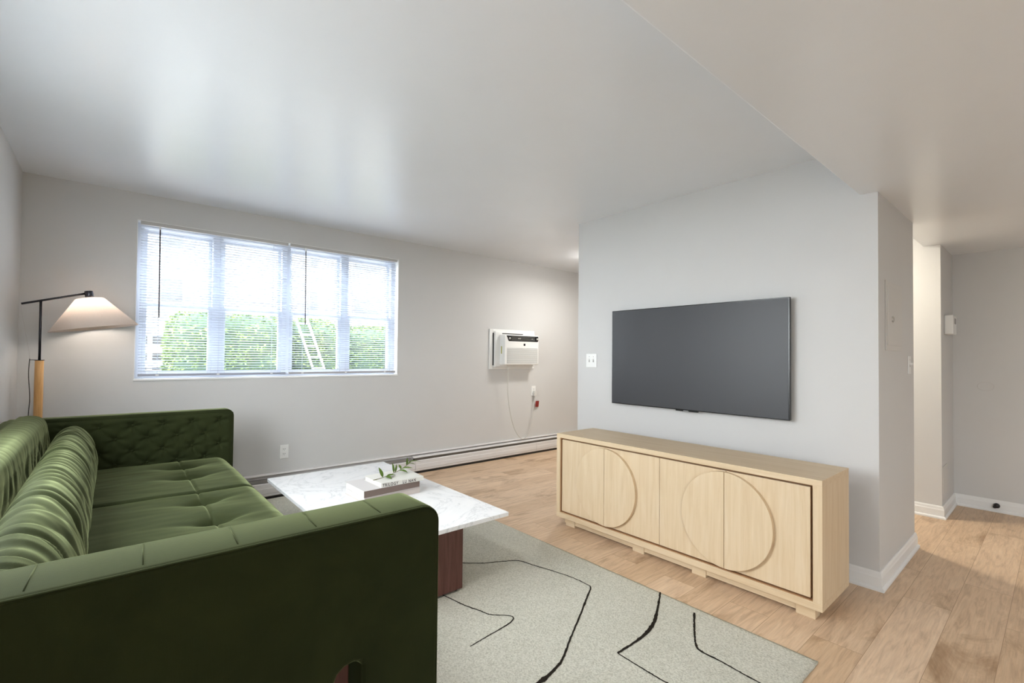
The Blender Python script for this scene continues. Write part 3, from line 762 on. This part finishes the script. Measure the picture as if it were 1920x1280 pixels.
# back cushion with a flat top and gathered front
roll_cushion('back_cushion', [(-.395, .48), (-.400, .70), (-.400, .855), (-.37, .877), (-.33, .876), (-.298, .862), (-.277, .825), (-.268, .74), (-.262, .60), (-.262, .48), (-.33, .47)], AN1+.01, AF0-.008, .010, 12, sofa, 3.3, .022,
             flat=lambda th: .12 if (1.2 < th < 2.6) else (1.0 if -.9 < th < .95 else .4))
# lumbar bolster, a loose cushion resting on the seat
bol = thing('bolster_cushion', (-.155, 2.55, .53), 'long gathered green velvet bolster lying along the back of the sofa', 'cushion')
roll_cushion('cushion_cover', [(-.165, .535), (-.235, .56), (-.256, .64), (-.245, .72), (-.215, .785), (-.172, .812), (-.125, .795), (-.080, .735), (-.056, .655), (-.052, .58), (-.085, .537)], AN1+.02, AF0-.05, .0085, 11, bol, 8.1, .075,
             creases=((2.02, .012), (2.92, .010), (1.62, .010), (3.4, .007)))
# legs: the slotted near arm shows one
for (lx, ly) in ((.445, AN0+.085), (.445, AF1-.085), (-.36, AN0+.085), (-.36, AF1-.085)):
    if lx > 0 and ly < 2: B('leg', WALNUT, sofa, (.4145, .466, ly-.030, ly+.030, .0135, .50), bevel=.003)
    else: B('leg', WALNUT, sofa, (lx-.03, lx+.03, ly-.03, ly+.03, .0135 if lx > -.1 else 0, .06))

# ------------------------------------------------------------------ floor lamp
lp = thing('floor_lamp', (-.352, 4.25, 0), 'floor lamp with a wooden pole, black arm and cream cone shade in the corner', 'floor lamp')
LX, LY = -.349, 4.25
CHROME = Mat('dark_chrome', (.06, .06, .07, 1), .18, metal=.8).m
bm = bmesh.new(); lathe(bm, (LX, LY, 0), [(.112, 0), (.112, .014), (.10, .02), (.02, .024)], 40, close=True); fin(bm, 'base', BLACK, lp)
bm = bmesh.new(); lathe(bm, (LX, LY, .02), [(.0215, 0), (.0215, 1.166), (.020, 1.171)], 20, close=True); pole = fin(bm, 'wooden_pole', LAMPWOOD, lp)
bm = bmesh.new(); lathe(bm, (LX, LY, 1.189), [(.024, 0), (.024, .004)], 20, close=True); tube(bm, [(LX-.045, LY-.002, 1.192), (LX, LY-.002, 1.192)], .0018, 6); fin(bm, 'collar', BLACK, pole)
bm = bmesh.new(); tube(bm, [(LX, LY, 1.19), (LX-.001, LY, 1.570)], .0068, 12); fin(bm, 'upper_rod', CHROME, lp)
bm = bmesh.new(); tube(bm, [(-.437, LY, 1.546), (-.130, LY, 1.640)], .0068, 10); armo = fin(bm, 'lamp_arm', CHROME, lp)
tilt = math.radians(9); MT = Matrix.Rotation(-tilt, 4, 'Y')
sc_ = Vector((-.118, LY, 1.612))
bm = bmesh.new(); lathe(bm, sc_, [(.021, .000), (.023, .004), (.023, .040), (.020, .044)], 24, MT, close=True); fin(bm, 'knuckle_cap', CHROME, armo)
def shademat():
    m = Mat('linen_shade', srgb(238, 218, 202), .9, .2)
    m.b.inputs['Transmission Weight'].default_value = 0
    v = m.coord((1, 1, 1)); n = m.noise(v, 90, 3)
    m.color(m.mix(srgb(238, 222, 210), srgb(248, 236, 226), n))
    t = m.n.new('ShaderNodeBsdfTranslucent'); t.inputs[0].default_value = srgb(250, 240, 232); x = m.n.new('ShaderNodeMixShader'); x.inputs[0].default_value = .52
    out = m.n['Material Output']; m.l.new(m.b.outputs[0], x.inputs[1]); m.l.new(t.outputs[0], x.inputs[2]); m.l.new(x.outputs[0], out.inputs[0])
    return m.m
SHADE = shademat()
bm = bmesh.new(); lathe(bm, sc_, [(.020, .000), (.070, -.006), (.078, -.012), (.2325, -.207), (.2315, -.208), (.0775, -.015), (.069, -.009), (.020, -.003)], 64, MT)
shade = fin(bm, 'lamp_shade', SHADE, lp)
bm = bmesh.new(); lathe(bm, sc_+MT@Vector((0, 0, -.02)), [(.014, 0), (.014, -.055), (.028, -.095), (.031, -.125), (.018, -.148), (.003, -.154)], 20, MT, close=True)
BULB = Mat('bulb_glass', (.9, .9, .88, 1), .4)
BULB.b.inputs['Emission Color'].default_value = (1, .93, .84, 1); BULB.b.inputs['Emission Strength'].default_value = 20
fin(bm, 'bulb', BULB.m, lp)
bm = bmesh.new(); tube(bm, [(-.437, LY, 1.546), (-.4375, LY, 1.530), (-.395, LY, 1.235), (-.393, LY, 1.192)], .0013, 6); fin(bm, 'pull_wire', SILV, armo, smooth=True)
bm = bmesh.new(); tube(bm, spline([(-.393, LY, 1.20), (-.396, LY, 1.10), (-.388, LY, .95), (-.392, LY, .80), (-.385, LY, .4), (-.37, LY-.01, .03)], 8), .0022, 6); fin(bm, 'power_cord', BLACK, lp, smooth=True)

# ------------------------------------------------------------------ outside the window
GZ = .78
PAVE = Mat('pale_paving', (.24, .235, .225, 1), .9).m
S(B('ground_yard', PAVE, None, (-14, 26, YW+.3, 32, GZ-.1, GZ)))
LAWN = Mat('side_lawn', (.20, .205, .20, 1), .9).m
S(B('ground_side', LAWN, None, (-18, XL-.14, -20, YW+.28, -.15, -.05)))
SIDING = Mat('white_siding', (.18, .18, .18, 1), .8).m
PANE = Mat('dim_pane', (.03, .032, .036, 1), .5).m
PBRICK = Mat('pale_brick', (.5, .48, .47, 1), .9)
br = PBRICK.node('ShaderNodeTexBrick'); br.inputs['Scale'].default_value = 5
br.inputs['Color1'].default_value = (.10, .095, .095, 1); br.inputs['Color2'].default_value = (.14, .13, .13, 1); br.inputs['Mortar'].default_value = (.2, .2, .2, 1)
vv = PBRICK.coord(); sw = PBRICK.node('ShaderNodeVectorRotate'); sw.rotation_type = 'X_AXIS'; sw.inputs['Angle'].default_value = PI/2
PBRICK.l.new(vv, sw.inputs['Vector']); PBRICK.l.new(sw.outputs[0], br.inputs['Vector']); PBRICK.color(br.outputs['Color']); PBRICK = PBRICK.m
hs = thing('neighbouring_house', (4, 16, GZ), 'white sided house across the yard seen through the blinds', 'building')
B('facade', SIDING, hs, (-6, 20, 14, 20, GZ, 7.5))
rf = bmesh.new(); prism(rf, [(13.5, 7.5), (20.5, 7.5), (17, 9.5)], 'x', -6.5, 20.5); fin(rf, 'roof', Mat('grey_shingle', (.2, .2, .2, 1), .9).m, hs)
for x0, x1, z0, z1 in ((.87, 1.30, 2.50, 3.05), (.87, 1.30, 3.80, 4.12), (4.30, 4.52, 2.50, 3.07), (4.30, 4.52, 3.82, 4.10), (5.60, 6.45, 2.50, 3.05), (5.60, 6.45, 3.85, 4.2)):
    f = B('window_frame', SIDING, hs, (x0-.05, x1+.05, 13.96, 14.01, z0-.05, z1+.05)); B('window_pane', PANE, f, (x0, x1, 13.94, 13.97, z0, z1))
B('downspout', PBRICK, hs, (1.53, 1.78, 13.8, 14.0, GZ, 4.1))
B('brick_bay', PBRICK, hs, (1.95, 3.35, 13.7, 14.0, GZ, 3.9))
B('chimney_breast', PBRICK, hs, (3.72, 4.02, 13.6, 14.0, GZ, 3.3))
def hedgemat():
    m = Mat('hedge_leaves', (.15, .25, .05, 1), .6, .3); v = m.coord(); n = m.noise(v, 9, 4)
    m.color(m.ramp(n, [(.3, (.03, .06, .03, 1)), (.55, (.10, .155, .04, 1)), (.75, (.22, .27, .075, 1))])); return m.m
HEDGE = hedgemat()
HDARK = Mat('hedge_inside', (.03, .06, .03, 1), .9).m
def hedge(x0, x1, y0, y1, z1, label, n, seed):
    rnd = random.Random(seed); bm = bmesh.new()
    cx, cy, cz = (x0+x1)/2, (y0+y1)/2, (GZ+z1)/2; hx, hy, hz = (x1-x0)/2, (y1-y0)/2, (z1-GZ)/2
    def pt(k=1):
        while True:
            d = Vector((rnd.gauss(0, 1), rnd.gauss(0, 1), rnd.gauss(0, 1)))
            if d.length > .1: break
        d.normalize(); p = 4.5
        r = (abs(d.x)**p+abs(d.y)**p+abs(d.z)**p)**(-1/p)
        q = d*r; b = 1+.05*noise.noise(q*2.2+Vector((seed, 0, 0)))
        return Vector((cx+q.x*hx*b*k, cy+q.y*hy*b*k, cz+q.z*hz*b*k)), d
    bmesh.ops.create_icosphere(bm, subdivisions=4, radius=1)
    for v in bm.verts:
        d = v.co.normalized(); p = 4.5; r = (abs(d.x)**p+abs(d.y)**p+abs(d.z)**p)**(-1/p); q = d*r*.94
        v.co = Vector((cx+q.x*hx, cy+q.y*hy, cz+q.z*hz))
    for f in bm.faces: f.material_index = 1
    for i in range(n):
        c, d = pt(rnd.uniform(.95, 1.03)); a = Vector((rnd.uniform(-1, 1), rnd.uniform(-1, 1), rnd.uniform(-1, 1)))+d*.6; a.normalize()
        s = a.cross(Vector((rnd.uniform(-1, 1), rnd.uniform(-1, 1), rnd.uniform(-1, 1)))).normalized(); L = rnd.uniform(.03, .06); W = L*.5
        vs = [bm.verts.new(c), bm.verts.new(c+a*L*.5+s*W*.5), bm.verts.new(c+a*L), bm.verts.new(c+a*L*.5-s*W*.5)]
        bm.faces.new(vs).material_index = 0
    me = bpy.data.meshes.new('hedge'); bm.to_mesh(me); bm.free()
    return tag(link('hedge', me, [HEDGE, HDARK]), label, 'hedge', 'clipped hedges outside the window')
hedge(.56, 1.95, 7.2, 8.3, 1.83, 'round-cornered green hedge outside, first from the lamp side', 9000, 1)
hedge(2.06, 2.80, 7.4, 8.3, 1.78, 'darker green hedge outside behind the white ladder', 6000, 2)
hedge(2.96, 4.3, 7.5, 8.5, 1.72, 'green hedge outside in the rightmost window unit', 8000, 3)
ld = thing('ladder', (2.15, 7.2, GZ), 'white ladder leaning on the hedge outside the right blind', 'ladder')
def lpt(s, u): return Vector((2.05+.16*u+.26*(1-s), 7.34-.30*(1-s), GZ+1.02*s))
for u in (0, 1):
    bm = bmesh.new(); tube(bm, [lpt(0, u), lpt(1, u)], .018, 6); fin(bm, 'rail', SIDING, ld)
for k in range(6):
    bm = bmesh.new(); tube(bm, [lpt(.1+.16*k, 0), lpt(.1+.16*k, 1)], .012, 6); fin(bm, 'rung', SIDING, ld)
rl = thing('yard_fence', (.3, 9.2, GZ), 'grey slatted fence panels left of the hedge outside', 'fence')
for z0, z1 in ((1.38, 1.52), (1.12, 1.24), (.98, 1.02)): B('fence_board', PANE, rl, (-1.6, .98, 9.2, 9.23, z0, z1))
for x in (-1.0, -.3, .42, .70): B('fence_post', SIDING, rl, (x, x+.06, 9.12, 9.2, GZ, 1.56))
